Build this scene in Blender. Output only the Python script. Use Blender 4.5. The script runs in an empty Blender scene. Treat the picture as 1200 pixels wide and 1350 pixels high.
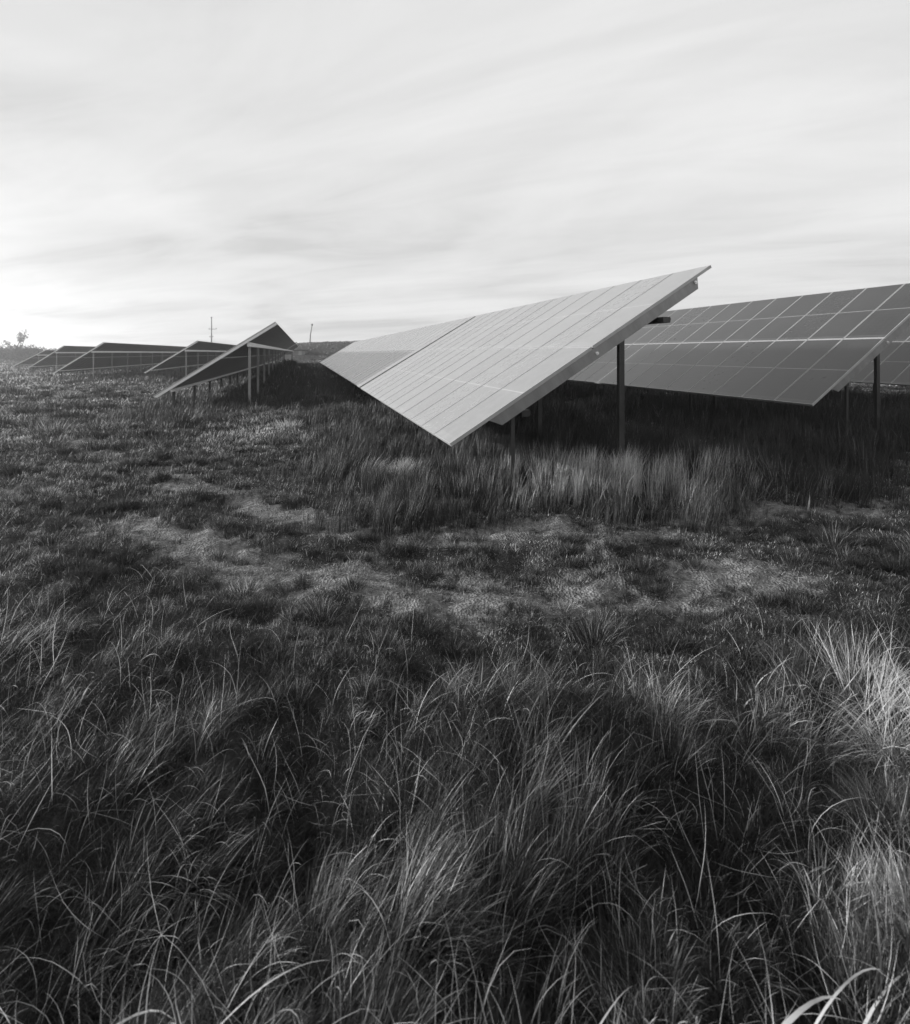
import bpy, bmesh, math, random
import numpy as np
from mathutils import Vector, Matrix

rng = np.random.default_rng(7)
random.seed(7)
R = math.radians
scn = bpy.context.scene
col = scn.collection

TH = R(17.0)            # the rows of tables run 17 degrees left of the view direction
CAM_Z = 1.65
SUN_AZ = R(-86.0)       # to the left of the view direction (+Y)
SUN_EL = R(12.0)

# ------------------------------------------------------------------ noise
def _hash(ix, iy, seed):
    h = (ix.astype(np.int64) * 374761393 + iy.astype(np.int64) * 668265263 + seed * 1274126177) & 0xFFFFFFFF
    h = ((h ^ (h >> 13)) * 1274126177) & 0xFFFFFFFF
    h = h ^ (h >> 16)
    return (h & 0xFFFFFF) / float(0xFFFFFF)

def vnoise(x, y, seed=0):
    x = np.asarray(x, float); y = np.asarray(y, float)
    ix = np.floor(x); iy = np.floor(y)
    fx = x - ix; fy = y - iy
    fx = fx * fx * (3 - 2 * fx); fy = fy * fy * (3 - 2 * fy)
    a = _hash(ix, iy, seed); b = _hash(ix + 1, iy, seed)
    c = _hash(ix, iy + 1, seed); d = _hash(ix + 1, iy + 1, seed)
    return (a + (b - a) * fx) * (1 - fy) + (c + (d - c) * fx) * fy

def fbm(x, y, seed=0, octv=3):
    s = 0; amp = 0.5; tot = 0
    for o in range(octv):
        s = s + amp * vnoise(x * 2 ** o + 13.7 * o, y * 2 ** o - 7.1 * o, seed + o * 17)
        tot += amp; amp *= 0.5
    return s / tot

def sstep(a, b, x):
    t = np.clip((np.asarray(x, float) - a) / (b - a), 0, 1)
    return t * t * (3 - 2 * t)

def seg_dist(x, y, pts):
    best = np.full(np.shape(x), 1e9)
    for (x0, y0), (x1, y1) in zip(pts[:-1], pts[1:]):
        dx, dy = x1 - x0, y1 - y0
        t = np.clip(((x - x0) * dx + (y - y0) * dy) / (dx * dx + dy * dy), 0, 1)
        best = np.minimum(best, np.hypot(x - x0 - t * dx, y - y0 - t * dy))
    return best

def rows(x, y):          # world -> row frame (across, along)
    return x * math.cos(TH) + y * math.sin(TH), -x * math.sin(TH) + y * math.cos(TH)

def unrow(X, Y):
    return X * math.cos(TH) - Y * math.sin(TH), X * math.sin(TH) + Y * math.cos(TH)

# ------------------------------------------------------------------ terrain
def ground_z(x, y):
    x = np.asarray(x, float); y = np.asarray(y, float)
    X, Y = rows(x, y)
    r = np.hypot(x, y)
    z = -0.38 * sstep(2.0, -7.0, X) * sstep(7, 17, Y)
    z = z - 0.25 * sstep(-8, -30, X) * sstep(15, 45, Y)
    # the low bank at the end of the field
    bx, by = x + 36.0, y - 135.0
    q = np.hypot(bx / 48.0, by / 34.0)
    z = z + 4.2 * sstep(1.0, 0.42, q) * (0.93 + 0.1 * vnoise(x * 0.08, y * 0.08, 5)) + 0.028 * np.clip(bx, -40, 60) * sstep(1.0, 0.5, q)
    z = z + (fbm(x * 0.35, y * 0.35, 3) - 0.5) * 0.22 * sstep(0.5, 4, r)
    z = z + (fbm(x * 1.6, y * 1.6, 9) - 0.5) * 0.10
    z = z + (fbm(x * 5.0, y * 5.0, 11, 2) - 0.5) * 0.035 * sstep(60, 15, r)
    z = z + 1.0 * np.exp(-((X + .9) / 1.3) ** 2 - ((Y - 31) / 9.0) ** 2)
    z = z + (fbm(x * 4.2 + 3, y * 4.2, 19, 2) - 0.5) * 0.10 * sstep(1.8, 2.6, y) * sstep(16, 9, y)
    # hummocks under the long grass
    z = z + (fbm(x * 1.9, y * 1.9, 15, 2) - 0.5) * 0.34 * sstep(3.0, 2.2, y) * sstep(-1, .4, y)
    return z

TRACK_NEAR = [(-2.9, 4.6), (-2.2, 4.15), (-1.3, 3.7), (-.4, 3.35), (.5, 3.3), (1.5, 3.4), (2.2, 3.55)]
TRACK_FAR = [(-10.5, 12.5), (-6.2, 8.7), (-3.6, 6.4), (-2.2, 5.3), (-1.0, 4.6), (.2, 4.35), (1.3, 4.4), (2.6, 4.75), (4.2, 5.3), (7.5, 6.2), (13, 7.5)]
TRACK_OUT = [(-15, 13.0), (-9.0, 8.3), (-5.2, 5.9), (-3.2, 4.7)]

def bare(x, y):
    x = x + .35 * (fbm(x * 1.1, y * 1.1, 33) - .5); y = y + .4 * (fbm(x * 1.1, y * 1.1, 35) - .5)
    n = fbm(x * 2.3, y * 2.3, 21)
    n2 = fbm(x * 7.0, y * 7.0, 23, 2)
    a = np.exp(-(seg_dist(x, y, TRACK_NEAR) / 0.36) ** 2)
    b = np.exp(-(seg_dist(x, y, TRACK_FAR) / 0.36) ** 2) * 0.92
    c = np.exp(-(seg_dist(x, y, TRACK_OUT) / 0.5) ** 2) * 0.6
    w = np.maximum(np.maximum(a, b), c)
    n3 = fbm(x * 22.0, y * 22.0, 27, 2)
    return np.clip(sstep(0.38, 0.76, w * (0.60 + .62 * n) + 0.75 * (n2 - 0.5) + .75 * (n3 - .5)), 0, 1)

# ------------------------------------------------------------------ materials
def new_mat(name):
    m = bpy.data.materials.new(name); m.use_nodes = True
    nt = m.node_tree; b = nt.nodes['Principled BSDF']
    return m, nt, b

def N(nt, kind, **kw):
    n = nt.nodes.new(kind)
    for k, v in kw.items():
        if k in n.inputs: n.inputs[k].default_value = v
        else: setattr(n, k, v)
    return n

def ramp(nt, src, stops):
    r = nt.nodes.new('ShaderNodeValToRGB')
    e = r.color_ramp.elements
    while len(e) < len(stops): e.new(0.5)
    for i, (p, v) in enumerate(stops):
        e[i].position = p; e[i].color = (v, v, v, 1)
    nt.links.new(src, r.inputs['Fac'])
    return r.outputs['Color']

def metal(name, lo, hi, rough, metallic=0.0, scale=3.0, streak=True):
    m, nt, b = new_mat(name)
    tc = N(nt, 'ShaderNodeTexCoord'); mp = N(nt, 'ShaderNodeMapping')
    mp.inputs['Scale'].default_value = (1, 1, 0.25) if streak else (1, 1, 1)
    nt.links.new(tc.outputs['Object'], mp.inputs['Vector'])
    n = N(nt, 'ShaderNodeTexNoise', Scale=scale, Detail=6.0, Roughness=0.65)
    nt.links.new(mp.outputs['Vector'], n.inputs['Vector'])
    nt.links.new(ramp(nt, n.outputs['Fac'], [(0.3, lo), (0.7, hi)]), b.inputs['Base Color'])
    n2 = N(nt, 'ShaderNodeTexNoise', Scale=scale * 9, Detail=4.0)
    nt.links.new(tc.outputs['Object'], n2.inputs['Vector'])
    nt.links.new(ramp(nt, n2.outputs['Fac'], [(0.3, max(rough - .12, .05)), (0.7, rough + .12)]), b.inputs['Roughness'])
    b.inputs['Metallic'].default_value = metallic
    return m

MAT_FRAME = metal('anodised_frame', 0.36, 0.48, 0.45, 0.3)
MAT_RAFTER = metal('galvanised_rafter', 0.20, 0.32, 0.42, 0.55, 4.0)
MAT_LIGHTRAIL = metal('galvanised_rail', 0.78, 0.88, 0.5, 0.0, 4.0)
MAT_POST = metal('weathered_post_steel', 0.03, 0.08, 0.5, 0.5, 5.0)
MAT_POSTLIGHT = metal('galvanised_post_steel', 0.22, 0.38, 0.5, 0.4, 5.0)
MAT_BOLT = metal('bright_zinc', 0.7, 0.85, 0.3, 0.6, 20.0, False)
MAT_BACK = metal('module_backsheet', 0.02, 0.035, 0.6, 0.0, 2.0, False)  # dark stands for shade beneath the tables; the sheet itself is pale
MAT_WOOD = metal('weathered_pole_wood', 0.10, 0.18, 0.85, 0.0, 6.0)
MAT_BARK = metal('bark', 0.06, 0.12, 0.9, 0.0, 8.0)
MAT_SHED = metal('shed_sheet_metal', 0.15, 0.22, 0.6, 0.0, 1.0)
MAT_CABINET = metal('painted_cabinet', 0.3, 0.4, 0.5, 0.0, 2.0)

def glass_mat(nm='solar_cells_under_glass', sheen_film=0.0):
    m, nt, b = new_mat(nm)
    L = nt.links.new
    tc = N(nt, 'ShaderNodeTexCoord'); sp = N(nt, 'ShaderNodeSeparateXYZ')
    L(tc.outputs['Object'], sp.inputs['Vector'])
    def math_(op, a, bv=None, clamp=False):
        n = N(nt, 'ShaderNodeMath', operation=op, use_clamp=clamp)
        for i, v in enumerate((a, bv)):
            if v is None: continue
            if isinstance(v, (int, float)): n.inputs[i].default_value = v
            else: L(v, n.inputs[i])
        return n.outputs[0]
    def line(sock, pitch, off, half):      # 1 on the grid line
        t = math_('ADD', sock, off); t = math_('DIVIDE', t, pitch); t = math_('FRACT', t)
        t = math_('SUBTRACT', t, 0.5); t = math_('ABSOLUTE', t)
        return math_('GREATER_THAN', t, 0.5 - half / pitch)
    g1 = line(sp.outputs['X'], 0.0965, 0.018, 0.0015)
    g2 = line(sp.outputs['Y'], 0.1035, 0.0, 0.0013)
    grid = math_('MAXIMUM', g1, g2)
    mid = math_('LESS_THAN', math_('ABSOLUTE', math_('SUBTRACT', sp.outputs['X'], 1.0)), 0.006)
    oi = N(nt, 'ShaderNodeObjectInfo')
    n = N(nt, 'ShaderNodeTexNoise', Scale=1.3, Detail=5.0, Roughness=0.6)
    ge = N(nt, 'ShaderNodeNewGeometry'); L(ge.outputs['Position'], n.inputs['Vector'])
    cell = ramp(nt, n.outputs['Fac'], [(0.3, 0.010), (0.75, 0.022)])
    mx = N(nt, 'ShaderNodeMix', data_type='RGBA'); L(cell, mx.inputs[6]); mx.inputs[7].default_value = (.05, .05, .05, 1)
    L(grid, mx.inputs[0])
    mx2 = N(nt, 'ShaderNodeMix', data_type='RGBA'); L(mx.outputs[2], mx2.inputs[6]); mx2.inputs[7].default_value = (.33, .33, .33, 1)
    L(mid, mx2.inputs[0])
    # dust, a little different on every module, gathered towards the low edge; the pale variant adds painted sky reflection
    dn = N(nt, 'ShaderNodeTexNoise', Scale=6.0, Detail=6.0, Roughness=0.7)
    L(ge.outputs['Position'], dn.inputs['Vector'])
    dust_and_sheen = math_('MULTIPLY', math_('ADD', math_('MULTIPLY', dn.outputs['Fac'], .25 if sheen_film else 1.0), .375 if sheen_film else 0.0), math_('ADD', math_('MULTIPLY', oi.outputs['Random'], 0.025 + sheen_film * .22), 0.012 + sheen_film * 1.14))
    low = math_('MULTIPLY', math_('LESS_THAN', sp.outputs['X'], 0.10), 0.10)
    dust_and_sheen = math_('ADD', dust_and_sheen, math_('MULTIPLY', low, dn.outputs['Fac']))
    mx3 = N(nt, 'ShaderNodeMix', data_type='RGBA'); L(mx2.outputs[2], mx3.inputs[6]); mx3.inputs[7].default_value = (.45, .45, .45, 1)
    L(dust_and_sheen, mx3.inputs[0])
    L(mx3.outputs[2], b.inputs['Base Color'])
    rr = math_('ADD', math_('MULTIPLY', dn.outputs['Fac'], 0.03 if sheen_film else 0.10), math_('ADD', math_('MULTIPLY', oi.outputs['Random'], 0.03 if sheen_film else 0.10), 0.25 if sheen_film else 0.20))
    L(rr, b.inputs['Roughness'])
    b.inputs['IOR'].default_value = 1.7
    b.inputs['Coat Weight'].default_value = 0.5
    b.inputs['Coat Roughness'].default_value = 0.40
    return m
MAT_GLASS = glass_mat()
MAT_DUSTY_SHEEN = glass_mat('solar_cells_with_dust_and_painted_sheen', 0.75)  # dust plus reflected sky brightness painted into the base colour

def soil_mat():
    m, nt, b = new_mat('meadow_soil')
    L = nt.links.new
    ge = N(nt, 'ShaderNodeNewGeometry')
    at = N(nt, 'ShaderNodeAttribute', attribute_name='bare')
    n1 = N(nt, 'ShaderNodeTexNoise', Scale=14.0, Detail=8.0, Roughness=0.7); L(ge.outputs['Position'], n1.inputs['Vector'])
    n2 = N(nt, 'ShaderNodeTexNoise', Scale=1.1, Detail=6.0, Roughness=0.6); L(ge.outputs['Position'], n2.inputs['Vector'])
    n3 = N(nt, 'ShaderNodeTexVoronoi', Scale=55.0); L(ge.outputs['Position'], n3.inputs['Vector'])
    dirt = ramp(nt, n1.outputs['Fac'], [(0.34, 0.08), (0.50, 0.20), (0.70, 0.36)])
    dark = ramp(nt, n1.outputs['Fac'], [(0.35, 0.03), (0.7, 0.09)])
    mx = N(nt, 'ShaderNodeMix', data_type='RGBA'); L(at.outputs['Fac'], mx.inputs[0]); L(dark, mx.inputs[6]); L(dirt, mx.inputs[7])
    L(mx.outputs[2], b.inputs['Base Color'])
    b.inputs['Roughness'].default_value = 0.95
    b.inputs['Specular IOR Level'].default_value = 0.15
    bp = N(nt, 'ShaderNodeBump', Strength=0.9, Distance=0.03)
    ad = N(nt, 'ShaderNodeMath', operation='ADD'); L(n1.outputs['Fac'], ad.inputs[0]); L(n3.outputs['Distance'], ad.inputs[1])
    L(ad.outputs[0], bp.inputs['Height']); L(bp.outputs['Normal'], b.inputs['Normal'])
    return m
MAT_SOIL = soil_mat()

def grass_mat(name, green, dry, trans=0.35):
    m = bpy.data.materials.new(name); m.use_nodes = True
    nt = m.node_tree; L = nt.links.new
    b = nt.nodes['Principled BSDF']; out = nt.nodes['Material Output']
    at = N(nt, 'ShaderNodeAttribute', attribute_name='dry')
    c = ramp(nt, at.outputs['Fac'], [(0.0, green * .5), (0.5, green * 1.1), (0.75, (green + dry) * .5), (1.0, dry)])
    L(c, b.inputs['Base Color']); b.inputs['Roughness'].default_value = 0.5
    b.inputs['Specular IOR Level'].default_value = 0.35
    tr = N(nt, 'ShaderNodeBsdfTranslucent'); L(c, tr.inputs['Color'])
    mx = N(nt, 'ShaderNodeMixShader'); mx.inputs[0].default_value = trans
    L(b.outputs[0], mx.inputs[1]); L(tr.outputs[0], mx.inputs[2]); L(mx.outputs[0], out.inputs['Surface'])
    return m
MAT_GRASS = grass_mat('meadow_grass', 0.058, 0.78)
MAT_LEAF = grass_mat('shrub_leaves', 0.05, 0.14)

# ------------------------------------------------------------------ object helpers
def mesh_obj(name, verts, faces, mats, parent=None, mi=None, smooth=False):
    me = bpy.data.meshes.new(name); me.from_pydata([tuple(v) for v in verts], [], faces)
    for m in (mats if isinstance(mats, (list, tuple)) else [mats]): me.materials.append(m)
    if mi is not None: me.polygons.foreach_set('material_index', mi)
    if smooth: me.polygons.foreach_set('use_smooth', [True] * len(me.polygons))
    me.update()
    o = bpy.data.objects.new(name, me); col.objects.link(o)
    if parent: o.parent = parent
    return o

def empty(name, label, cat, loc, rz=0.0, group=None):
    o = bpy.data.objects.new(name, None); col.objects.link(o)
    o.empty_display_size = 0.3
    o.location = loc; o.rotation_euler = (0, 0, rz); o['label'] = label; o['category'] = cat
    if group: o['group'] = group
    return o

class MB:
    def __init__(s): s.v = []; s.f = []; s.mi = []
    def box(s, x0, x1, y0, y1, z0, z1, m=0, M=None):
        b = len(s.v)
        p = [(x0, y0, z0), (x1, y0, z0), (x1, y1, z0), (x0, y1, z0), (x0, y0, z1), (x1, y0, z1), (x1, y1, z1), (x0, y1, z1)]
        if M is not None: p = [tuple(M @ Vector(q)) for q in p]
        s.v += p
        for f in ((0, 3, 2, 1), (4, 5, 6, 7), (0, 1, 5, 4), (1, 2, 6, 5), (2, 3, 7, 6), (3, 0, 4, 7)):
            s.f.append(tuple(b + i for i in f)); s.mi.append(m)
    def extrude(s, prof, axis, a0, a1, m=0, M=None):   # closed profile swept along one axis
        b = len(s.v); n = len(prof)
        for a in (a0, a1):
            for (p, q) in prof:
                c = {'x': (a, p, q), 'y': (p, a, q), 'z': (p, q, a)}[axis]
                s.v.append(tuple(M @ Vector(c)) if M is not None else c)
        for i in range(n):
            j = (i + 1) % n
            s.f.append((b + i, b + j, b + n + j, b + n + i)); s.mi.append(m)
        s.f.append(tuple(b + i for i in reversed(range(n)))); s.mi.append(m)
        s.f.append(tuple(b + n + i for i in range(n))); s.mi.append(m)
    def tube(s, pts, rad, n=7, m=0):
        rings = []
        for k, p in enumerate(pts):
            p = Vector(p); a = Vector(pts[max(k - 1, 0)]); c = Vector(pts[min(k + 1, len(pts) - 1)])
            d = (c - a).normalized(); u = d.orthogonal().normalized()
            if abs(d.z) > .7: u = (Vector((1, 0, 0)) - d * d.x).normalized()
            w = d.cross(u); r = rad[k] if isinstance(rad, (list, tuple)) else rad
            rings.append(len(s.v))
            for i in range(n):
                t = 2 * math.pi * i / n; s.v.append(tuple(p + (u * math.cos(t) + w * math.sin(t)) * r))
        for a, c in zip(rings[:-1], rings[1:]):
            for i in range(n):
                j = (i + 1) % n; s.f.append((a + i, a + j, c + j, c + i)); s.mi.append(m)
        s.f.append(tuple(rings[0] + i for i in reversed(range(n)))); s.mi.append(m)
        s.f.append(tuple(rings[-1] + i for i in range(n))); s.mi.append(m)
    def build(s, name, mats, parent=None, smooth=False):
        return mesh_obj(name, s.v, s.f, mats, parent, s.mi, smooth)

def child(name, me, parent, loc=(0, 0, 0), rot=(0, 0, 0)):
    o = bpy.data.objects.new(name, me); col.objects.link(o); o.parent = parent
    o.location = loc; o.rotation_euler = rot
    return o

# ------------------------------------------------------------------ solar tables
_mods = {}
def module_mesh(w, dusty_sheen=False):                # x: up the slope 0..1.99, y: along the row, z: thickness
    if (w, dusty_sheen) in _mods: return _mods[(w, dusty_sheen)]
    b = MB(); L, W, F, T = 1.99, w - 0.012, (0.008 if dusty_sheen else 0.0095), 0.038
    # frame bars butted end to end, glass 3 mm below their top, backsheet
    b.box(0, L, 0, F, -T, 0, 0); b.box(0, L, W - F, W, -T, 0, 0)
    b.box(0, F, F, W - F, -T, 0, 0); b.box(L - F, L, F, W - F, -T, 0, 0)
    b.box(F, L - F, F, W - F, -0.009, -0.003, 1)
    b.box(F + .002, L - F - .002, F + .002, W - F - .002, -0.016, -0.0095, 2)
    o = b.build('solar_module', [MAT_FRAME, MAT_DUSTY_SHEEN if dusty_sheen else MAT_GLASS, MAT_BACK])
    me = o.data; bpy.data.objects.remove(o); _mods[(w, dusty_sheen)] = me
    return me

_shared = {}
def shared(key, fn):
    if key not in _shared:
        o = fn(); _shared[key] = o.data; bpy.data.objects.remove(o)
    return _shared[key]

SOLAR_GROUP = 'rows of tilted solar panel tables in the field'
def solar_table(label, X, Y, zlow, tilt, ncol, w, style, bay, name='solar_table', posts=(2.44, .78), dusty_sheen=False, sink=0.0):
    """Near low corner at row coordinates (X, Y), height zlow; runs ncol modules of width w along the row."""
    wx, wy = unrow(X, Y)
    gz = float(ground_z(wx, wy))
    root = empty(name, label, 'solar panel table', (wx, wy, gz), TH, SOLAR_GROUP)
    h = zlow - gz; t = R(tilt)
    me = module_mesh(w, dusty_sheen)
    for i in range(ncol):
        for j in range(2):
            s = j * 2.012
            rr = random.uniform(-.0012, .0012)
            child('solar_module', me, root, (s * math.cos(t), i * w, h + s * math.sin(t) - sink * i * w), (rr, -t, 0))
    Ln = ncol * w - 0.022
    S = Matrix.Translation((0, 0, h)) @ Matrix.Rotation(-t, 4, 'Y')
    def place(o_me, nm, s, y, dz):
        v = S @ Vector((s, 0, dz)); child(nm, o_me, root, (v.x, y, v.z - sink * y), (0, -t, 0))
    def at(s, dz): return S @ Vector((s, 0, dz))
    if style == 'A':
        def mk():
            b = MB(); D = 0.125
            # channel section, near end cut square, web outwards, two flanges
            b.extrude([(0.50, -.040), (3.74, -.040), (3.68, -.040 - D), (0.60, -.040 - D)], 'y', 0.0, 0.007)
            b.extrude([(0.50, -.040), (3.74, -.040), (3.74, -.046), (0.50, -.046)], 'y', 0.0075, 0.07)
            b.box(0.62, 3.67, 0.0075, 0.07, -.040 - D, -.034 - D)
            return b.build('rafter', MAT_RAFTER)
        rme = shared('rafterA', mk)
        def mkb():
            b = MB(); b.tube([(0, -.012, 0), (0, 0.0, 0)], 0.022, 10); b.tube([(0, -.026, 0), (0, -.0125, 0)], 0.011, 6); return b.build('bolt', MAT_BOLT)
        bme = shared('bolt', mkb)
        def mke():
            b = MB(); b.tube([(0, -.007, 0), (0, -.001, 0)], 0.03, 10); b.tube([(0, -.02, 0), (0, -.0075, 0)], 0.014, 6); return b.build('bolt', MAT_BOLT)
        nb = max(1, round(Ln / bay))
        ys = [k * (Ln - 0.075) / nb for k in range(nb + 1)]
        for k, y in enumerate(ys):
            v = S @ Vector((0, 0, 0))
            r_ = child('rafter', rme, root, (v.x, y, v.z - sink * y), (0, -t, 0))
            if k == 0:
                for (s, dz) in ((2.02, -.105), (3.68, -.075)):
                    child('bolt', bme, r_, (s, -.001, dz))
            for s, nm in ((posts[0], 'rear_post'), (posts[1], 'front_post')):
                p = at(s, -.20); px, py = root.location.x, root.location.y
                gx, gy = unrow(X + p.x, Y + y + 0.12); g = float(ground_z(gx, gy)) - gz
                top = p.z - sink * y
                b = MB(); H = top - g + 0.35; 
                prof = [(-.036, -.026), (.036, -.026), (.036, -.017), (-.027, -.017), (-.027, .017), (.036, .017), (.036, .026), (-.036, .026)]
                prof = prof if nm == 'rear_post' else [(a * .6, c * .7) for a, c in prof]
                b.extrude(prof, 'z', -H, 0.03)
                b.build('post', MAT_POST, root).location = (p.x, y + 0.12, top)
        # purlins hung under the rafters
        for s in (0.95, 3.05):
            p = at(s, -.212)
            b = MB(); b.extrude([(-.05, 0), (.05, 0), (.06, -.025), (.05, -.07), (-.05, -.07)], 'y', -0.05 if s > 2 else 0.09, Ln - .02)
            o = b.build('purlin', MAT_POST, root); o.location = p
            if sink: o.rotation_euler = (-math.atan(sink), 0, 0)
    else:
        # slim end rails and light purlins straight under the modules
        def mk2():
            b = MB(); b.extrude([(0.0, -.040), (4.0, -.040), (4.0, -.105), (0.06, -.105)], 'y', 0.0, 0.05)
            return b.build('rafter', MAT_LIGHTRAIL)
        rme = shared('rafterB', mk2)
        nb = max(1, round(Ln / bay))
        for k in (0, nb):
            v = S @ Vector((0, 0, 0)); y = k * (Ln - .05) / nb
            child('rafter', rme, root, (v.x, y - (.012 if k == 0 else -.012), v.z - sink * y), (0, -t, 0))
        for s, wd in ((0.48, .07), (3.0, .13)):
            p = at(s, -.109)
            b = MB(); b.extrude([(-.04, 0), (.04, 0), (.04, -wd), (-.04, -wd)], 'y', 0.06, Ln - .06)
            o = b.build('purlin', MAT_LIGHTRAIL, root); o.location = p
            if sink: o.rotation_euler = (-math.atan(sink), 0, 0)
            for k in range(nb + 1):
                y = 0.35 + k * (Ln - .7) / nb
                gx, gy = unrow(X + p.x, Y + y); g = float(ground_z(gx, gy)) - gz
                top = p.z - wd - .003 - sink * y
                b = MB(); b.extrude([(-.035, -.035), (.035, -.035), (.035, .035), (-.035, .035)], 'z', -(top - g + .3), 0)
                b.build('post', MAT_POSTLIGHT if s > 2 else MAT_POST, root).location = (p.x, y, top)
    return root

C = CAM_Z
solar_table('large pale solar table with its raised corner closest, bright sky reflected in it', 1.47, 5.00, C - .960, 31.1, 13, .67, 'A', 2.15, dusty_sheen=True)
solar_table('long pale solar table behind the dark gap of the closest bright table, same row', 1.47, 13.95, C - .955, 31.0, 50, .745, 'A', 4.2, dusty_sheen=True)
solar_table('dark gridded solar table behind the bright one, its lower corner over tall grass', 7.90, 5.97, C - .84, 33.3, 26, .685, 'A', 3.3, posts=(1.88, 1.0))
solar_table('solar table glimpsed under the raised rail of the dark gridded table', 14.2, 3.2, C - .78, 33.0, 26, .69, 'A', 3.3)
solar_table('solar table continuing the dark gridded row, seen behind the bright tables', 7.90, 24.1, C - .84, 33.3, 40, .70, 'A', 4.2)
solar_table('tallest looking dark table seen from beneath, pale slanted end rail and upright post', -4.19, 16.2, C - 1.25, 33.6, 50, .72, 'B', 3.0)
solar_table('far dark table seen from beneath continuing behind the tallest looking dark one', -4.19, 52.6, C - 1.25, 33.6, 30, .72, 'B', 4.0)
solar_table('second dark table seen from beneath, half hidden by the tallest looking dark one', -10.6, 38.8, C - 1.36, 33.8, 50, .75, 'B', 4.0)
solar_table('wide dark table with two pale rails, its end below the bare twisted tree', -18.0, 44.0, C - 1.52, 35.6, 50, .78, 'B', 4.0)
solar_table('small distant table with pale end rail, left of the wide one with two rails', -27.6, 62.0, C - 1.62, 36.6, 48, .78, 'B', 4.5)
solar_table('most distant table, low dark wedge beside the hazy bushes', -36.2, 78.0, C - 1.7, 31.0, 40, .80, 'B', 5.0)

# ------------------------------------------------------------------ ground sheet
def build_ground():
    nr, na = 420, 900
    rr = np.concatenate([[0.0], np.geomspace(0.25, 400, nr)])
    # finer in the direction of view
    u = np.linspace(-1, 1, na, endpoint=False)
    ang = math.pi * (0.45 * u + 0.55 * np.sign(u) * np.abs(u) ** 2.2)
    A, RR = np.meshgrid(ang, rr[1:])
    x = (RR * np.sin(A)).ravel(); y = (RR * np.cos(A)).ravel()
    z = ground_z(x, y)
    x = np.concatenate([[0], x]); y = np.concatenate([[0], y]); z = np.concatenate([[float(ground_z(0, 0))], z])
    v = np.stack([x, y, z], 1).astype(np.float32)
    i = np.arange(nr - 1)[:, None]; j = np.arange(na)[None, :]; j2 = (j + 1) % na
    a = 1 + i * na + j; b = 1 + i * na + j2; c = 1 + (i + 1) * na + j2; d = 1 + (i + 1) * na + j
    quads = np.stack([a, d, c, b], -1).reshape(-1, 4)
    tri = np.stack([np.zeros(na, int), 1 + np.arange(na), 1 + (np.arange(na) + 1) % na], 1)[:, [0, 1, 2]]
    me = bpy.data.meshes.new('ground')
    me.vertices.add(len(v)); me.vertices.foreach_set('co', v.ravel())
    loops = np.concatenate([quads.ravel(), tri[:, [0, 2, 1]][:, ::1].ravel()]).astype(np.int32)
    me.loops.add(len(loops)); me.loops.foreach_set('vertex_index', loops)
    starts = np.concatenate([np.arange(len(quads)) * 4, len(quads) * 4 + np.arange(na) * 3]).astype(np.int32)
    me.polygons.add(len(starts)); me.polygons.foreach_set('loop_start', starts)
    me.polygons.foreach_set('use_smooth', np.ones(len(starts), bool))
    me.update(calc_edges=True)
    at = me.attributes.new('bare', 'FLOAT', 'POINT'); at.data.foreach_set('value', bare(x, y).astype(np.float32))
    me.materials.append(MAT_SOIL)
    o = bpy.data.objects.new('ground', me); col.objects.link(o); o['kind'] = 'structure'
    o['label'] = 'uneven meadow ground with pale bare track'
build_ground()

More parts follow.
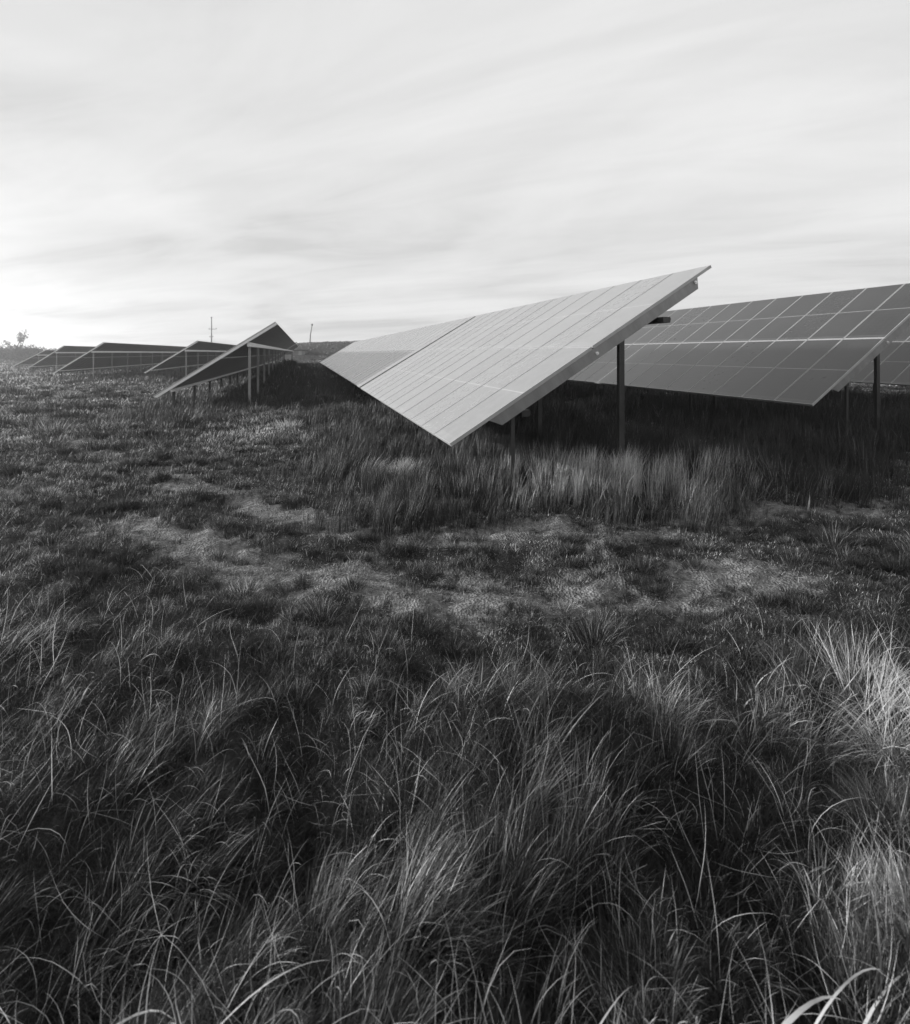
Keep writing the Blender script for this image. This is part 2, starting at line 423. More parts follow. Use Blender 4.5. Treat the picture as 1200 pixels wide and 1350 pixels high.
# ------------------------------------------------------------------ grass
def blades(name, x, y, length, az, lean, curl, width, dry, nseg, label, mat=MAT_GRASS, wig=0.25):
    n = len(x)
    x = x.astype(np.float32); y = y.astype(np.float32)
    z = ground_z(x, y).astype(np.float32) - 0.01
    P = np.zeros((n, nseg + 1, 3), np.float32)
    P[:, 0] = np.stack([x, y, z], 1)
    a = lean.copy(); azc = az.copy()
    daz = rng.normal(0, wig, n)
    for s in range(nseg):
        st = (length / nseg)
        P[:, s + 1, 0] = P[:, s, 0] + st * np.sin(a) * np.cos(azc)
        P[:, s + 1, 1] = P[:, s, 1] + st * np.sin(a) * np.sin(azc)
        P[:, s + 1, 2] = P[:, s, 2] + st * np.cos(a)
        a = np.clip(a + curl / nseg * (0.5 + 1.0 * (s + 1) / nseg), -2.6, 2.6)
        azc = azc + daz / nseg + rng.normal(0, wig * .5, n) / nseg
    tw = az + math.pi / 2 + rng.uniform(-1.1, 1.1, n)
    wv = np.stack([np.cos(tw), np.sin(tw), rng.normal(0, .15, n)], 1).astype(np.float32)
    t = np.linspace(0, 1, nseg + 1)
    prof = (np.where(t < 0.35, 0.75 + 0.25 * t / 0.35, np.maximum(1 - ((t - .35) / .65) ** 1.6, 0.0)) * 0.5).astype(np.float32)
    off = wv[:, None, :] * (width[:, None] * prof[None, :])[:, :, None]
    # all rings but the tip have two vertices, the tip has one
    Lv = P[:, :-1] - off[:, :-1]; Rv = P[:, :-1] + off[:, :-1]
    V = np.concatenate([np.stack([Lv, Rv], 2).reshape(n, 2 * nseg, 3), P[:, -1:, :]], 1)
    k = 2 * nseg + 1
    base = (np.arange(n) * k)[:, None, None]
    s = np.arange(nseg - 1)
    q = np.stack([2 * s, 2 * s + 1, 2 * s + 3, 2 * s + 2], 1)[None]
    Q = (base + q).reshape(-1) if nseg > 1 else np.zeros(0, int)
    T = (base + np.array([[2 * nseg - 2, 2 * nseg - 1, 2 * nseg]])[None]).reshape(-1)
    me = bpy.data.meshes.new(name)
    me.vertices.add(n * k); me.vertices.foreach_set('co', V.astype(np.float32).ravel())
    loops = np.concatenate([Q, T]).astype(np.int32)
    me.loops.add(len(loops)); me.loops.foreach_set('vertex_index', loops)
    nq = len(Q) // 4
    st = np.concatenate([np.arange(nq) * 4, nq * 4 + np.arange(n) * 3]).astype(np.int32)
    me.polygons.add(len(st)); me.polygons.foreach_set('loop_start', st)
    me.polygons.foreach_set('use_smooth', np.ones(len(st), bool))
    me.update(calc_edges=True)
    at = me.attributes.new('dry', 'FLOAT', 'POINT')
    at.data.foreach_set('value', np.repeat(np.clip(dry, 0, 1).astype(np.float32), k))
    me.materials.append(mat)
    o = bpy.data.objects.new(name, me); col.objects.link(o); o['kind'] = 'stuff'; o['label'] = label
    return o

HALF = 1.13     # half width of the grown sector relative to depth (wider than the view)
def scatter(n, d0, d1, power=1.0, side=HALF, marg=0.8):
    """random points of the sector between two depths, area-uniform for power 1"""
    u = rng.random(n)
    d = np.sqrt(d0 ** 2 + u * (d1 ** 2 - d0 ** 2)) if power == 1.0 else d0 * (d1 / d0) ** u
    x = (rng.random(n) * 2 - 1) * (d * side + marg)
    return x, d

def cell_clump(x, y, size, seed):
    """nearest tussock centre of a jittered grid: offset vector, distance, random id values"""
    gx = np.floor(x / size); gy = np.floor(y / size)
    bd = np.full(x.shape, 1e9); bx = np.zeros_like(x); by = np.zeros_like(x); r1 = np.zeros_like(x); r2 = np.zeros_like(x); r3 = np.zeros_like(x)
    for i in (-1, 0, 1):
        for j in (-1, 0, 1):
            cx = gx + i; cy = gy + j
            px = (cx + _hash(cx, cy, seed)) * size; py = (cy + _hash(cx, cy, seed + 1)) * size
            d = np.hypot(x - px, y - py); m = d < bd
            bd = np.where(m, d, bd); bx = np.where(m, px, bx); by = np.where(m, py, by)
            r1 = np.where(m, _hash(cx, cy, seed + 2), r1); r2 = np.where(m, _hash(cx, cy, seed + 3), r2); r3 = np.where(m, _hash(cx, cy, seed + 4), r3)
    return bx, by, bd, r1, r2, r3

def cell_mix(x, y, sa, sb, fa, seed):
    m = rng.random(len(x)) < fa
    a = cell_clump(x, y, sa, seed); b = cell_clump(x, y, sb, seed + 7)
    return tuple(np.where(m, p, q) for p, q in zip(a, b))

def tall_zone(x, y):
    """how much tall growth stands here: the foreground belt and under and around the tables"""
    X, Y = rows(x, y)
    n = fbm(x * 0.9, y * 0.9, 31)
    edge = 2.25 + 0.10 * np.sin(x * 2.3 + .5) + (n - .5) * 0.8 + 0.45 * sstep(-.7, -2.0, x) + 0.40 * sstep(.8, 2.2, x)
    fore = sstep(0.75, -0.35, y - edge)
    row = np.zeros_like(x)
    for (X0, Y0, wd) in ((1.47, 4.6, 4.0), (7.9, 5.4, 4.2), (14.2, 3, 4.2), (-4.4, 15.0, 4.2), (-10.6, 37, 5), (-18, 42, 5)):
        row = np.maximum(row, sstep(X0 - 2.0, X0 - .1, X + (n - .5) * 1.8) * sstep(X0 + wd + 1.4, X0 + wd + .2, X) * sstep(Y0 - 1.0, Y0 + .4, Y + (n - .5) * 1.6 + (fbm(x * 3.1, y * 3.1, 37, 2) - .5) * 1.3))
    return np.clip(np.maximum(fore, row), 0, 1), fore, row

def straw_and_sunlit(x, y):
    """where the growth is dry and pale, plus sunlight painted on the bank below the near table"""
    s = np.zeros_like(x)
    for (cx, cy, rx, ry, k) in ((1.85, 2.12, .50, .24, 1.0), (.98, 2.15, .22, .16, .7), (1.25, 1.45, .30, .15, .8), (.30, 1.68, .32, .14, .65), (-1.3, 2.2, .22, .18, .75),
                                (-.30, 1.48, .14, .12, .7), (-2.2, 2.6, .4, .2, .4), (.55, 1.15, .3, .12, .5), (-.05, 2.2, .3, .12, .4), (-.9, 1.5, .2, .1, .35)):
        s = np.maximum(s, k * np.exp(-((x - cx) / rx) ** 2 - ((y - cy) / ry) ** 2))
    s = np.maximum(s, .9 * np.exp(-((x + .80) / .34) ** 2 - ((y - 6.5) / .5) ** 2))   # flattened straw by the panel corner
    s = np.maximum(s, .85 * np.exp(-((x - 1.9) / 1.9) ** 2 - ((y - 5.6) / .7) ** 2))  # sunlit look of the shaded bank, put into the blade colour
    return s

def tall_grass():
    # belt in the foreground: tangled tussocks
    n = 200000
    x, y = scatter(n, 0.55, 4.3, 0.5, 1.15, .5)
    _, fore, _ = tall_zone(x, y)
    keep = rng.random(n) < fore
    x, y = x[keep], y[keep]
    bx, by, bd, r1, r2, r3 = cell_mix(x, y, 0.15, 0.33, .55, 41)
    hole = (r3 < .17) & (rng.random(len(x)) < .85) & (straw_and_sunlit(x, y) < .3)
    x, y, bx, by, bd, r1, r2, r3 = (a[~hole] for a in (x, y, bx, by, bd, r1, r2, r3))
    # gather towards the tussock centre, leaving dark gaps
    pull = 0.25 + 0.4 * r1
    x = x + (bx - x) * pull; y = y + (by - y) * pull
    n = len(x)
    wind = 0.35 + 1.3 * (fbm(x * .55, y * .55, 51) - .5) * 2.2 + 1.1 * sstep(-.3, -1.6, x) * (fbm(x * .9, y * .9, 55) - .3) * 2
    out = np.arctan2(y - by, x - bx)
    cl = 2 * math.pi * r2
    vx = np.cos(wind) * .85 + .85 * np.cos(cl) + .45 * np.cos(out) + rng.normal(0, .55, n)
    vy = np.sin(wind) * .85 + .85 * np.sin(cl) + .45 * np.sin(out) + rng.normal(0, .55, n)
    az = np.arctan2(vy, vx)
    st = straw_and_sunlit(x, y)
    lean = np.abs(rng.normal(0.30, .22, n)) + .1
    tangle = sstep(.4, .75, fbm(x * 1.1, y * 1.1, 61))
    curl = rng.normal(0.65, .4, n) + 1.8 * tangle * (.3 + .7 * r3) - .4 * st
    ln = (0.08 + 0.11 * r3 + 0.09 * rng.random(n) ** 1.5) * (0.8 + .35 * fbm(x * .8, y * .8, 63)) * (1 + .45 * st) * (0.75 + .25 * sstep(.6, 1.6, y))
    ln *= 1 - .25 * sstep(.3, -.8, x)
    curl = curl + sstep(.3, -.8, x) * rng.random(n) * 1.3
    ln *= .45 + .55 * tall_zone(x, y)[1]
    ln *= .62 + .75 * sstep(.3, .7, fbm(x * 2.6, y * 2.6, 67, 2))
    ln *= np.where(rng.random(n) < .03, 1.35, 1.0)
    d = np.hypot(y, x * .3)
    wdt = np.maximum(0.0020 * rng.lognormal(0, .40, n), d * 0.00085)
    wdt = np.where(rng.random(n) < .02, wdt * 2.0, wdt)
    dry = rng.random(n) ** 2.6 * .60 + .85 * st * rng.random(n) ** .35 + .42 * (r1 - .5) + .6 * (fbm(x * 1.3, y * 1.3, 69) - .5)
    dry = np.where(rng.random(n) < .045 + .1 * st, .75 + .25 * rng.random(n), dry)
    blades('tall_grass', x, y, ln, az, lean, curl, wdt, dry, 7, 'long tangled meadow grass covering the bottom of the slope', wig=.5)

    # loose stalks crossing the tussocks every way
    n = 3500
    x, y = scatter(n, 0.6, 4.0, 0.5, 1.15, .5)
    _, fore, _ = tall_zone(x, y); k = rng.random(n) < fore; x, y = x[k], y[k]; n = len(x)
    blades('loose_stalks', x, y, .16 + .22 * rng.random(n), rng.uniform(0, 6.28, n), np.abs(rng.normal(.45, .35, n)), rng.normal(.9, .7, n),
           np.maximum(.0017, y * .0008), .6 + .4 * rng.random(n), 8, 'loose pale stalks bent over the long grass', wig=1.3)

    # thatch: short, dense growth between the tussocks
    n = 110000
    x, y = scatter(n, 0.5, 4.3, 0.5, 1.15, .5)
    _, fore, _ = tall_zone(x, y)
    keep = rng.random(n) < fore; x, y = x[keep], y[keep]; n = len(x)
    blades('thatch_grass', x, y, 0.06 + .12 * rng.random(n), rng.uniform(0, 6.28, n), np.abs(rng.normal(.7, .4, n)), rng.normal(.8, .6, n),
           np.maximum(.0022, y * .0010), rng.random(n) ** 3 * .6, 4, 'short matted grass between the long tussocks', wig=.8)

    # upright fine grass around the tables, near part
    for (nn, d0, d1, ns, nm, lab) in ((300000, 4.4, 14, 4, 'upright_grass', 'fine upright grass standing under and around the solar tables'),
                                      (330000, 14, 80, 3, 'far_upright_grass', 'distant rough grass standing around the far solar tables')):
        x, y = scatter(nn, d0, d1, .5)
        _, _, row = tall_zone(x, y)
        keep = rng.random(nn) < row * (.35 + .9 * fbm(x * 1.5, y * 1.5, 71)); x, y, row = x[keep], y[keep], row[keep]; n = len(x)
        sz = 0.28 if d0 < 10 else .9
        bx, by, bd, r1, r2, r3 = cell_clump(x, y, sz, 73)
        x = x + (bx - x) * .3; y = y + (by - y) * .3
        vx = .45 + .5 * np.cos(r2 * 6.28) + rng.normal(0, .45, n); vy = .25 + .5 * np.sin(r2 * 6.28) + rng.normal(0, .45, n)
        st = straw_and_sunlit(x, y)
        X, Y = rows(x, y)
        ln = (.20 + .20 * r3 + .14 * rng.random(n)) * (0.75 + .5 * fbm(x * .6, y * .6, 79))
        ln = ln * (1 - .35 * np.exp(-((x + .80) / .38) ** 2 - ((y - 6.5) / .5) ** 2))
        ln = ln * (.36 + .64 * row) * (1 + .25 * sstep(1.9, 2.6, X) * (d0 < 10)) * np.where(rng.random(n) < .25, .55, 1.0)
        # browsed shorter below the low edges
        ln = ln * (1 - .25 * sstep(.9, .2, np.abs(X - 1.6)))
        wdt = np.maximum(.003, y * (.00085 if d0 < 10 else .0010))
        flat = np.exp(-((x + .80) / .38) ** 2 - ((y - 6.5) / .5) ** 2)
        blades(nm, x, y, ln, np.arctan2(vy, vx), np.abs(rng.normal(.14, .12, n)) + .9 * flat * rng.random(n), rng.normal(.35, .25, n) + flat, wdt,
               rng.random(n) ** 2.2 * .55 + .75 * st + .30 * flat * (r1 > .5) + .22 * (r1 - .5), ns, lab, wig=.3)

def turf():
    for (nn, d0, d1, ns, nm, lab) in ((600000, 1.9, 9, 3, 'turf_grass', 'short patchy turf with dark tufts around the bare track'),
                                      (380000, 9, 32, 3, 'meadow_grass', 'rough low meadow grass stretching to the solar rows'),
                                      (330000, 32, 260, 2, 'far_meadow_grass', 'distant meadow grass up to the low bank')):
        x, y = scatter(nn, d0, d1, .5)
        bx, by, bd, r1, r2, r3 = cell_mix(x, y, *((.13, .30) if d0 < 8 else ((.38, .9) if d0 < 20 else (1.6, 3.6))), .6, 83)
        _, fore, row = tall_zone(x, y)
        br = bare(x, y)
        tuft = sstep(.45, .85, r1 + .25 * (fbm(x * 1.7, y * 1.7, 85) - .5))
        dens = (.42 + .58 * tuft) * (1 - .93 * br * (1 - .5 * tuft * (r3 > .7))) * (1 - .6 * fore)
        keep = rng.random(nn) < dens
        x, y, bx, by, r1, r2, r3, tuft, br, row = (a[keep] for a in (x, y, bx, by, r1, r2, r3, tuft, br, row)); n = len(x)
        x = x + (bx - x) * .45 * tuft; y = y + (by - y) * .45 * tuft
        out = np.arctan2(y - by, x - bx)
        vx = .25 + 1.0 * np.cos(out) * tuft + rng.normal(0, .7, n); vy = .1 + 1.0 * np.sin(out) * tuft + rng.normal(0, .7, n)
        left = sstep(-1.0, -4.5, x) * sstep(2.4, 3.6, y)
        ln = (.018 + .024 * rng.random(n) + .062 * tuft * (.25 + .75 * r3)) * (1 + .7 * left) * (1 - .35 * br)
        if d0 > 8: ln = ln * 1.45
        if d0 > 30: ln = ln * 1.8
        wdt = np.maximum(.0026, y * (.00085 if d0 < 8 else (.0011 if d0 < 30 else .0016)))
        patch = fbm(x * .45, y * .45, 91)
        dry = rng.random(n) ** 2.4 * .60 + .5 * (patch - .5) + .42 - .52 * tuft * (.4 + .6 * r3) + (.10 if d0 > 8 else 0)
        dry = np.where(rng.random(n) < .006, .8, dry)
        blades(nm, x, y, ln, np.arctan2(vy, vx), np.abs(rng.normal(.45, .3, n)), rng.normal(.6, .4, n), wdt, dry, ns, lab, wig=.5)
    # separate small tussocks, bushy domes dotted through the turf
    for (nc, d0, d1, per, r0, nm, lab) in ((1150, 2.2, 9, 150, .055, 'tuft_grass', 'small bushy grass tufts dotted round the bare track'),
                                          (2600, 9, 30, 60, .11, 'far_tuft_grass', 'small bushy grass tufts dotted over the meadow beyond')):
        cx, cy = scatter(nc, d0, d1, .5)
        k = rng.random(nc) < (.30 + 1.1 * sstep(.38, .62, fbm(cx * .9, cy * .9, 101))) * (1 - .75 * bare(cx, cy)) * (1 - .9 * tall_zone(cx, cy)[0])
        cx, cy = cx[k], cy[k]; m = len(cx)
        size = r0 * rng.lognormal(0, .42, m) * (1 + .35 * sstep(-1, -4, cx)); tone = rng.normal(0, .16, m)
        per_c = np.clip((per * (size / r0) ** 1.3), 20, 420).astype(int)
        idx = np.repeat(np.arange(m), per_c); n = len(idx)
        a = rng.uniform(0, 6.28, n); rr_ = rng.random(n) ** .6
        sq = rng.uniform(.6, 1.0, m)[idx]
        x = cx[idx] + np.cos(a) * rr_ * size[idx]; y = cy[idx] + np.sin(a) * rr_ * size[idx] * sq
        ln = size[idx] * (1.15 - .35 * rr_) * rng.uniform(.6, 1.25, n) * (1.1 if d0 < 8 else .9)
        blades(nm, x, y, ln, a + rng.normal(0, .6, n), .08 + .75 * rr_ * rng.uniform(.5, 1.2, n), rng.normal(.55, .35, n),
               np.maximum(.0024, y * (.0008 if d0 < 8 else .0010)), rng.random(n) ** 2.2 * .5 + .16 + tone[idx], 4 if d0 < 8 else 3, lab, wig=.5)
    # straw litter lying on the bare track
    n = 150000
    x, y = scatter(n, 2.0, 9, .5); b = bare(x, y); k = rng.random(n) < (.10 + .8 * b); x, y = x[k], y[k]; n = len(x)
    o = blades('straw_litter', x, y, .015 + .05 * rng.random(n) ** 2, rng.uniform(0, 6.28, n), rng.normal(1.42, .1, n), rng.normal(0, .2, n),
           np.maximum(.0022, y * .0007), .35 + .65 * rng.random(n), 2, 'broken dry stalks lying on the bare track', wig=.3)
    o.location.z = .016

tall_grass()
turf()

# a few thick pale blades arching close to the lens
def arch_blades():
    spec = [(-1.05, 1.06, .50, .1, .15, 2.6, .010), (-.90, 1.02, .44, .6, .10, 3.0, .009), (-.62, 1.05, .40, .5, .8, 1.4, .006),
            (.56, 1.04, .54, .25, .30, 2.3, .011), (.70, 1.08, .52, .40, .5, 1.9, .010), (.84, 1.1, .48, .5, .6, 1.6, .007),
            (.16, 1.0, .42, .5, .6, 1.7, .005), (-.25, 1.05, .40, .3, .8, 1.5, .005)]
    a = np.array(spec)
    blades('arching_grass', a[:, 0], a[:, 1], a[:, 2], a[:, 3].copy(), a[:, 4].copy(), a[:, 5], a[:, 6], np.full(len(a), .93), 14, 'thick pale blades arching up at the very bottom', wig=.15)
arch_blades()

# ------------------------------------------------------------------ distance: poles, trees, bushes, shed
def at_px(px, D):       # only used to read off bearings measured in the photograph
    return ((px - 600) / 650.0 * D, D)

def utility_pole(px, D, H, lab, arms, leanx=0.0, w=.16):
    x, y = at_px(px, D); z = float(ground_z(x, y))
    r = empty('utility_pole', lab, 'utility pole', (x, y, z), 0, 'poles beyond the solar rows')
    b = MB(); b.tube([(0, 0, -.5), (leanx * .3, 0, H * .5), (leanx, 0, H)], [w, w * .8, w * .6], 8); b.build('pole_shaft', MAT_WOOD, r, True)
    for (h, x0, x1) in arms:
        b = MB(); b.box(x0, x1, -.07, .07, h - .07, h + .07)
        a = b.build('crossarm', MAT_WOOD, r)
        for xx in (x0 + .12, x1 - .12):
            b = MB(); b.tube([(xx, 0, h + .075), (xx, 0, h + .2), (xx, 0, h + .34)], [.06, .13, .06], 7); b.build('insulator', MAT_POST, a)
    b = MB(); b.tube([(leanx, 0, H + .002), (leanx, 0, H + .2), (leanx, 0, H + .45)], [.12, .26, .05], 8); b.build('pole_cap', MAT_POST, r)
    return r
utility_pole(279, 150, 12.6, 'tall utility pole with short crossarms above the second dark table', [(9.3, -.85, 1.5), (6.9, -.6, .5)], 0, .22)
utility_pole(408.5, 118, 4.1, 'thin leaning pole standing on the grassy bank', [], .55, .14)

def branchy_tree(px, D, H, lab, seed, nb, leaf, spread=.35, crook=.12, nm='tree', group=None):
    rd = random.Random(seed); x, y = at_px(px, D); z = float(ground_z(x, y))
    r = empty(nm, lab, 'tree', (x, y, z), 0, group)
    b = MB(); tips = []
    def limb(p, d, L, rad, lev):
        pts = [p]; rads = [rad]; n = 6
        for i in range(n):
            d = (d + Vector((rd.gauss(0, crook), rd.gauss(0, crook), rd.gauss(.03, crook * .4)))).normalized()
            p = p + d * (L / n); pts.append(p); rads.append(rad * (1 - .75 * (i + 1) / n))
        b.tube(pts, rads, 6)
        if lev > 0:
            for _ in range(nb):
                k = rd.randint(2, n); q = pts[k]
                dd = (d + Vector((rd.gauss(0, spread * 2), rd.gauss(0, spread * 2), rd.gauss(.2, .3)))).normalized()
                limb(q, dd, L * rd.uniform(.35, .6), rads[k] * .7 + .01, lev - 1)
        else: tips.extend(pts[2:])
    limb(Vector((0, 0, -.2)), Vector((0, 0, 1)), H * .75, H * .03 + .08, 2)
    b.build('trunk', MAT_BARK, r, True)
    if leaf:
        V = []; F = []
        for t in tips:
            if rd.random() < .3: continue
            for _ in range(leaf):
                c = t + Vector((rd.gauss(0, .34), rd.gauss(0, .34), rd.gauss(0, .28))) * (H / 9)
                u = Vector((rd.gauss(0, 1), rd.gauss(0, 1), rd.gauss(0, 1))).normalized(); w = u.orthogonal().normalized(); s = rd.uniform(.14, .30) * H / 9
                k = len(V); V += [c - u * s, c + w * s * .5, c + u * s, c - w * s * .5]; F.append((k, k + 1, k + 2, k + 3))
        mesh_obj('crown', V, F, MAT_LEAF, r)
    return r
branchy_tree(14, 130, 7.2, 'hazy sparse tree with clumped leaves, first of three from the frame edge', 3, 3, 8, .4, nm='tree', group='sparse trees on the hazy horizon')
branchy_tree(21, 126, 6.4, 'hazy sparse middle tree of three over the bushes', 17, 3, 8, .4, nm='tree', group='sparse trees on the hazy horizon')
branchy_tree(31, 132, 6.6, 'hazy sparse tree with clumped leaves, closest to the most distant table', 11, 3, 7, .4, nm='tree', group='sparse trees on the hazy horizon')
branchy_tree(116, 120, 8.2, 'bare twisted tree rising behind the wide dark table', 5, 1, 0, .15, .33, nm='bare_tree')
branchy_tree(66, 140, 5.0, 'tiny bare sapling behind the small distant table', 8, 3, 3, .3, .2, nm='bare_tree')

def bush(px, D, W, H, lab, seed):
    rd = random.Random(seed); x, y = at_px(px, D); z = float(ground_z(x, y))
    r = empty('bush', lab, 'bush', (x, y, z), 0, 'bushes on the hazy horizon')
    b = MB()
    for k in range(7):
        a = rd.uniform(0, 6.28); s = rd.uniform(.3, .8)
        b.tube([(0, 0, -.1), (math.cos(a) * W * .2 * s, math.sin(a) * W * .2 * s, H * .45), (math.cos(a) * W * .4 * s, math.sin(a) * W * .4 * s, H * .85)], [.09, .05, .02], 5)
    b.build('stem', MAT_BARK, r)
    V = []; F = []
    lobes = [(rd.uniform(-.38, .38) * W, rd.uniform(-.3, .3) * W, rd.uniform(.3, .75) * H, rd.uniform(.16, .3)) for _ in range(16)]
    for (lx, ly, lz, ls) in lobes:
        for _ in range(170):
            c = Vector((lx + rd.gauss(0, ls * W * .5), ly + rd.gauss(0, ls * W * .5), max(.05, lz + rd.gauss(0, ls * H * .55))))
            u = Vector((rd.gauss(0, 1), rd.gauss(0, 1), rd.gauss(0, 1))).normalized(); w = u.orthogonal().normalized(); s = rd.uniform(.10, .24)
            k = len(V); V += [c - u * s, c + w * s * .5, c + u * s, c - w * s * .5]; F.append((k, k + 1, k + 2, k + 3))
    mesh_obj('crown', V, F, MAT_LEAF, r)
bl = ['pale hazy bush at the edge of the frame below the sparse trees', 'rounded hazy bush under the left sparse tree', 'hazy bush just below the right sparse tree',
      'low bush touching the most distant table', 'small bush between the horizon trees and tables', 'low bush behind the most distant table']
for i, (px, W, H) in enumerate([(-22, 13, 4.6), (3, 10, 4.3), (22, 9, 4.0), (36, 8, 3.9), (50, 7, 3.5), (62, 7, 3.2)]):
    bush(px, 112 + 3 * (i % 3), W, H, bl[i], 20 + i)

def shed():
    x, y = at_px(396, 108); z = float(ground_z(x, y))
    r = empty('shed', 'low flat-roofed shed on the bank beside the thin leaning pole', 'shed', (x, y, z), 0)
    b = MB(); b.box(-1.5, 1.0, 0, 2.0, -.3, .95); b.build('wall', MAT_SHED, r)
    b = MB(); b.box(-1.8, 1.3, -.2, 2.2, .955, 1.12); b.build('roof', MAT_POST, r)
    b = MB(); b.box(-.4, .3, -.04, -.003, 0, .9); b.build('door', MAT_CABINET, r)
shed()

def cabinet():
    x, y = unrow(-1.25, 42.0); z = float(ground_z(x, y))
    r = empty('inverter_cabinet', 'small pale cabinet hung under the far end of the tallest looking dark table', 'cabinet', (x, y, z), TH)
    b = MB(); b.box(-.28, .28, -.15, .15, .55, 1.5); b.build('cabinet_body', MAT_CABINET, r)
    b = MB(); b.box(-.24, .24, -.165, -.153, .6, 1.45); b.build('door', MAT_LIGHTRAIL, r)
    b = MB(); b.box(-.3, -.24, .16, .22, -.2, 1.6); b.build('stand', MAT_POST, r)
cabinet()

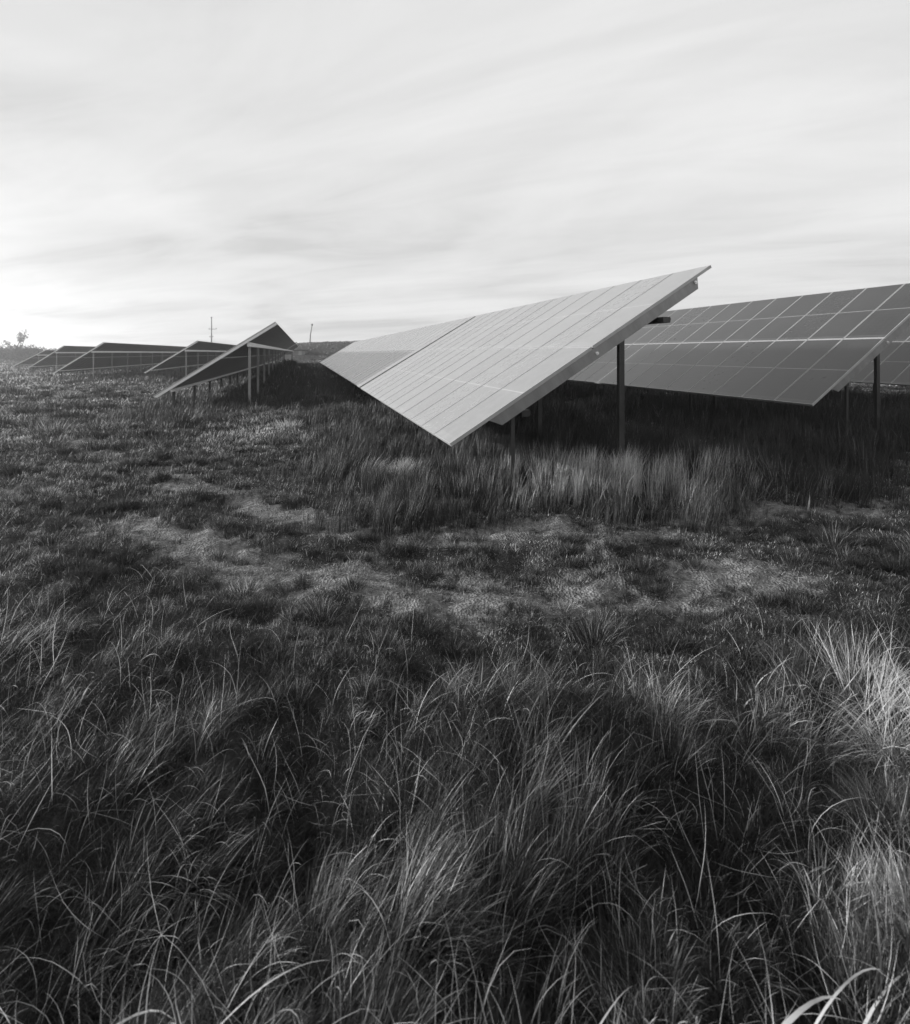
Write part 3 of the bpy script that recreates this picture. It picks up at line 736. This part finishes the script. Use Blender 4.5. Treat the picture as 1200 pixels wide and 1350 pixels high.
# ------------------------------------------------------------------ sky and light
def world():
    w = bpy.data.worlds.new('World'); scn.world = w; w.use_nodes = True
    nt = w.node_tree; L = nt.links.new; bg = nt.nodes['Background']
    sky = N(nt, 'ShaderNodeTexSky', sky_type='NISHITA'); sky.sun_disc = False
    sky.sun_elevation = SUN_EL; sky.sun_rotation = SUN_AZ
    sky.dust_density = 3.0; sky.air_density = 1.0
    bw = N(nt, 'ShaderNodeRGBToBW'); L(sky.outputs[0], bw.inputs[0])
    def M(op, a, b_=None, clamp=False):
        n = N(nt, 'ShaderNodeMath', operation=op, use_clamp=clamp)
        for i, v in enumerate((a, b_)):
            if v is None: continue
            if isinstance(v, (int, float)): n.inputs[i].default_value = v
            else: L(v, n.inputs[i])
        return n.outputs[0]
    tc = N(nt, 'ShaderNodeTexCoord'); sp = N(nt, 'ShaderNodeSeparateXYZ'); L(tc.outputs['Generated'], sp.inputs[0])
    zc = M('ADD', M('MAXIMUM', sp.outputs['Z'], 0.0), 0.07)
    cx = M('DIVIDE', sp.outputs['X'], zc); cy = M('DIVIDE', sp.outputs['Y'], zc)
    cb = N(nt, 'ShaderNodeCombineXYZ'); L(cx, cb.inputs[0]); L(cy, cb.inputs[1])
    def stretched(ang, along, across):
        ca, sa = math.sin(R(ang)), math.cos(R(ang))
        u = M('MULTIPLY', M('ADD', M('MULTIPLY', cx, ca), M('MULTIPLY', cy, sa)), along)
        v = M('MULTIPLY', M('SUBTRACT', M('MULTIPLY', cx, sa), M('MULTIPLY', cy, ca)), across)
        c_ = N(nt, 'ShaderNodeCombineXYZ'); L(u, c_.inputs[0]); L(v, c_.inputs[1]); return c_.outputs[0]
    n1 = N(nt, 'ShaderNodeTexNoise', Scale=1.0, Detail=7.0, Roughness=0.5, Distortion=0.6); L(stretched(-58, .42, .60), n1.inputs['Vector'])
    n2 = N(nt, 'ShaderNodeTexNoise', Scale=1.0, Detail=10.0, Roughness=0.62, Distortion=1.1); L(stretched(-66, .55, 1.7), n2.inputs['Vector'])
    cl = M('ADD', M('MULTIPLY', n1.outputs['Fac'], .68), M('MULTIPLY', n2.outputs['Fac'], .32))
    cl = ramp(nt, cl, [(0.36, 0.72), (0.44, 0.84), (0.53, 0.93), (0.62, 1.0)])
    # veil of high cloud: even light, plus a glow set at the left horizon, away from the sun lamp
    sd = (math.sin(SUN_AZ) * math.cos(SUN_EL), math.cos(SUN_AZ) * math.cos(SUN_EL), math.sin(SUN_EL))
    dp = N(nt, 'ShaderNodeVectorMath', operation='DOT_PRODUCT'); L(tc.outputs['Generated'], dp.inputs[0]); dp.inputs[1].default_value = (math.sin(R(-47)), math.cos(R(-47)), -0.03)
    glow = M('MULTIPLY', M('POWER', M('MAXIMUM', dp.outputs['Value'], 0.0), 60.0), SKY_GLOW)
    veil = M('ADD', glow, SKY_VEIL)
    veil = M('MULTIPLY', veil, cl)
    # unseen sky overhead, dimmed to tune panel reflections and shadow fill
    mr = N(nt, 'ShaderNodeMapRange', interpolation_type='SMOOTHSTEP'); L(sp.outputs['Z'], mr.inputs[0])
    for k_, v_ in zip((1, 2, 3, 4), (.57, .80, 1.0, .52)): mr.inputs[k_].default_value = v_
    veil = M('MULTIPLY', veil, mr.outputs[0])
    tot = M('ADD', M('MULTIPLY', bw.outputs[0], SKY_NISH), veil)
    cmb = N(nt, 'ShaderNodeCombineColor')
    for i in range(3): L(tot, cmb.inputs[i])
    L(cmb.outputs[0], bg.inputs['Color'])
    bg.inputs['Strength'].default_value = 0.1
SKY_NISH, SKY_VEIL, SKY_GLOW = 0.02, 6.35, 2.6
world()

sd = Vector((math.sin(SUN_AZ) * math.cos(SUN_EL), math.cos(SUN_AZ) * math.cos(SUN_EL), math.sin(SUN_EL)))
sl = bpy.data.lights.new('sun', 'SUN'); sl.energy = 5.0; sl.angle = R(2.5); sl.color = (1, 1, 1)
so = bpy.data.objects.new('sun', sl); col.objects.link(so); so.rotation_euler = sd.to_track_quat('Z', 'Y').to_euler(); so.location = (-20, 20, 15)

# ------------------------------------------------------------------ haze
HAZE = 0.0014
if HAZE:
    b = MB(); b.box(-405, 405, -405, 405, -2.6, 16)
    m = bpy.data.materials.new('haze_air'); m.use_nodes = True; nt = m.node_tree
    nt.nodes.remove(nt.nodes['Principled BSDF'])
    pv = nt.nodes.new('ShaderNodeVolumePrincipled'); pv.inputs['Color'].default_value = (.95, .95, .95, 1)
    pv.inputs['Density'].default_value = HAZE; pv.inputs['Anisotropy'].default_value = .6
    nt.links.new(pv.outputs[0], nt.nodes['Material Output'].inputs['Volume'])
    o = b.build('haze', m); o['kind'] = 'stuff'; o['label'] = 'thin bright haze in the air over the field'

# ------------------------------------------------------------------ camera
cd = bpy.data.cameras.new('camera'); cam = bpy.data.objects.new('camera', cd); col.objects.link(cam)
cam.location = (0, 0, CAM_Z); cam.rotation_euler = (R(90), 0, 0)
cd.sensor_fit = 'HORIZONTAL'; cd.sensor_width = 36; cd.lens = 650 / 1200 * 36
cd.shift_y = -(675 - 465) / 1200
cd.clip_start = .05; cd.clip_end = 9000
cd.dof.use_dof = True; cd.dof.focus_distance = 4.5; cd.dof.aperture_fstop = 3.2
scn.camera = cam

scn.view_settings.view_transform = 'Standard'; scn.view_settings.look = 'None'
scn.view_settings.exposure = 0.48; scn.view_settings.gamma = 1.0
scn.cycles.use_denoising = True
scn.cycles.max_bounces = 6; scn.cycles.diffuse_bounces = 3; scn.cycles.transmission_bounces = 3; scn.cycles.volume_bounces = 0
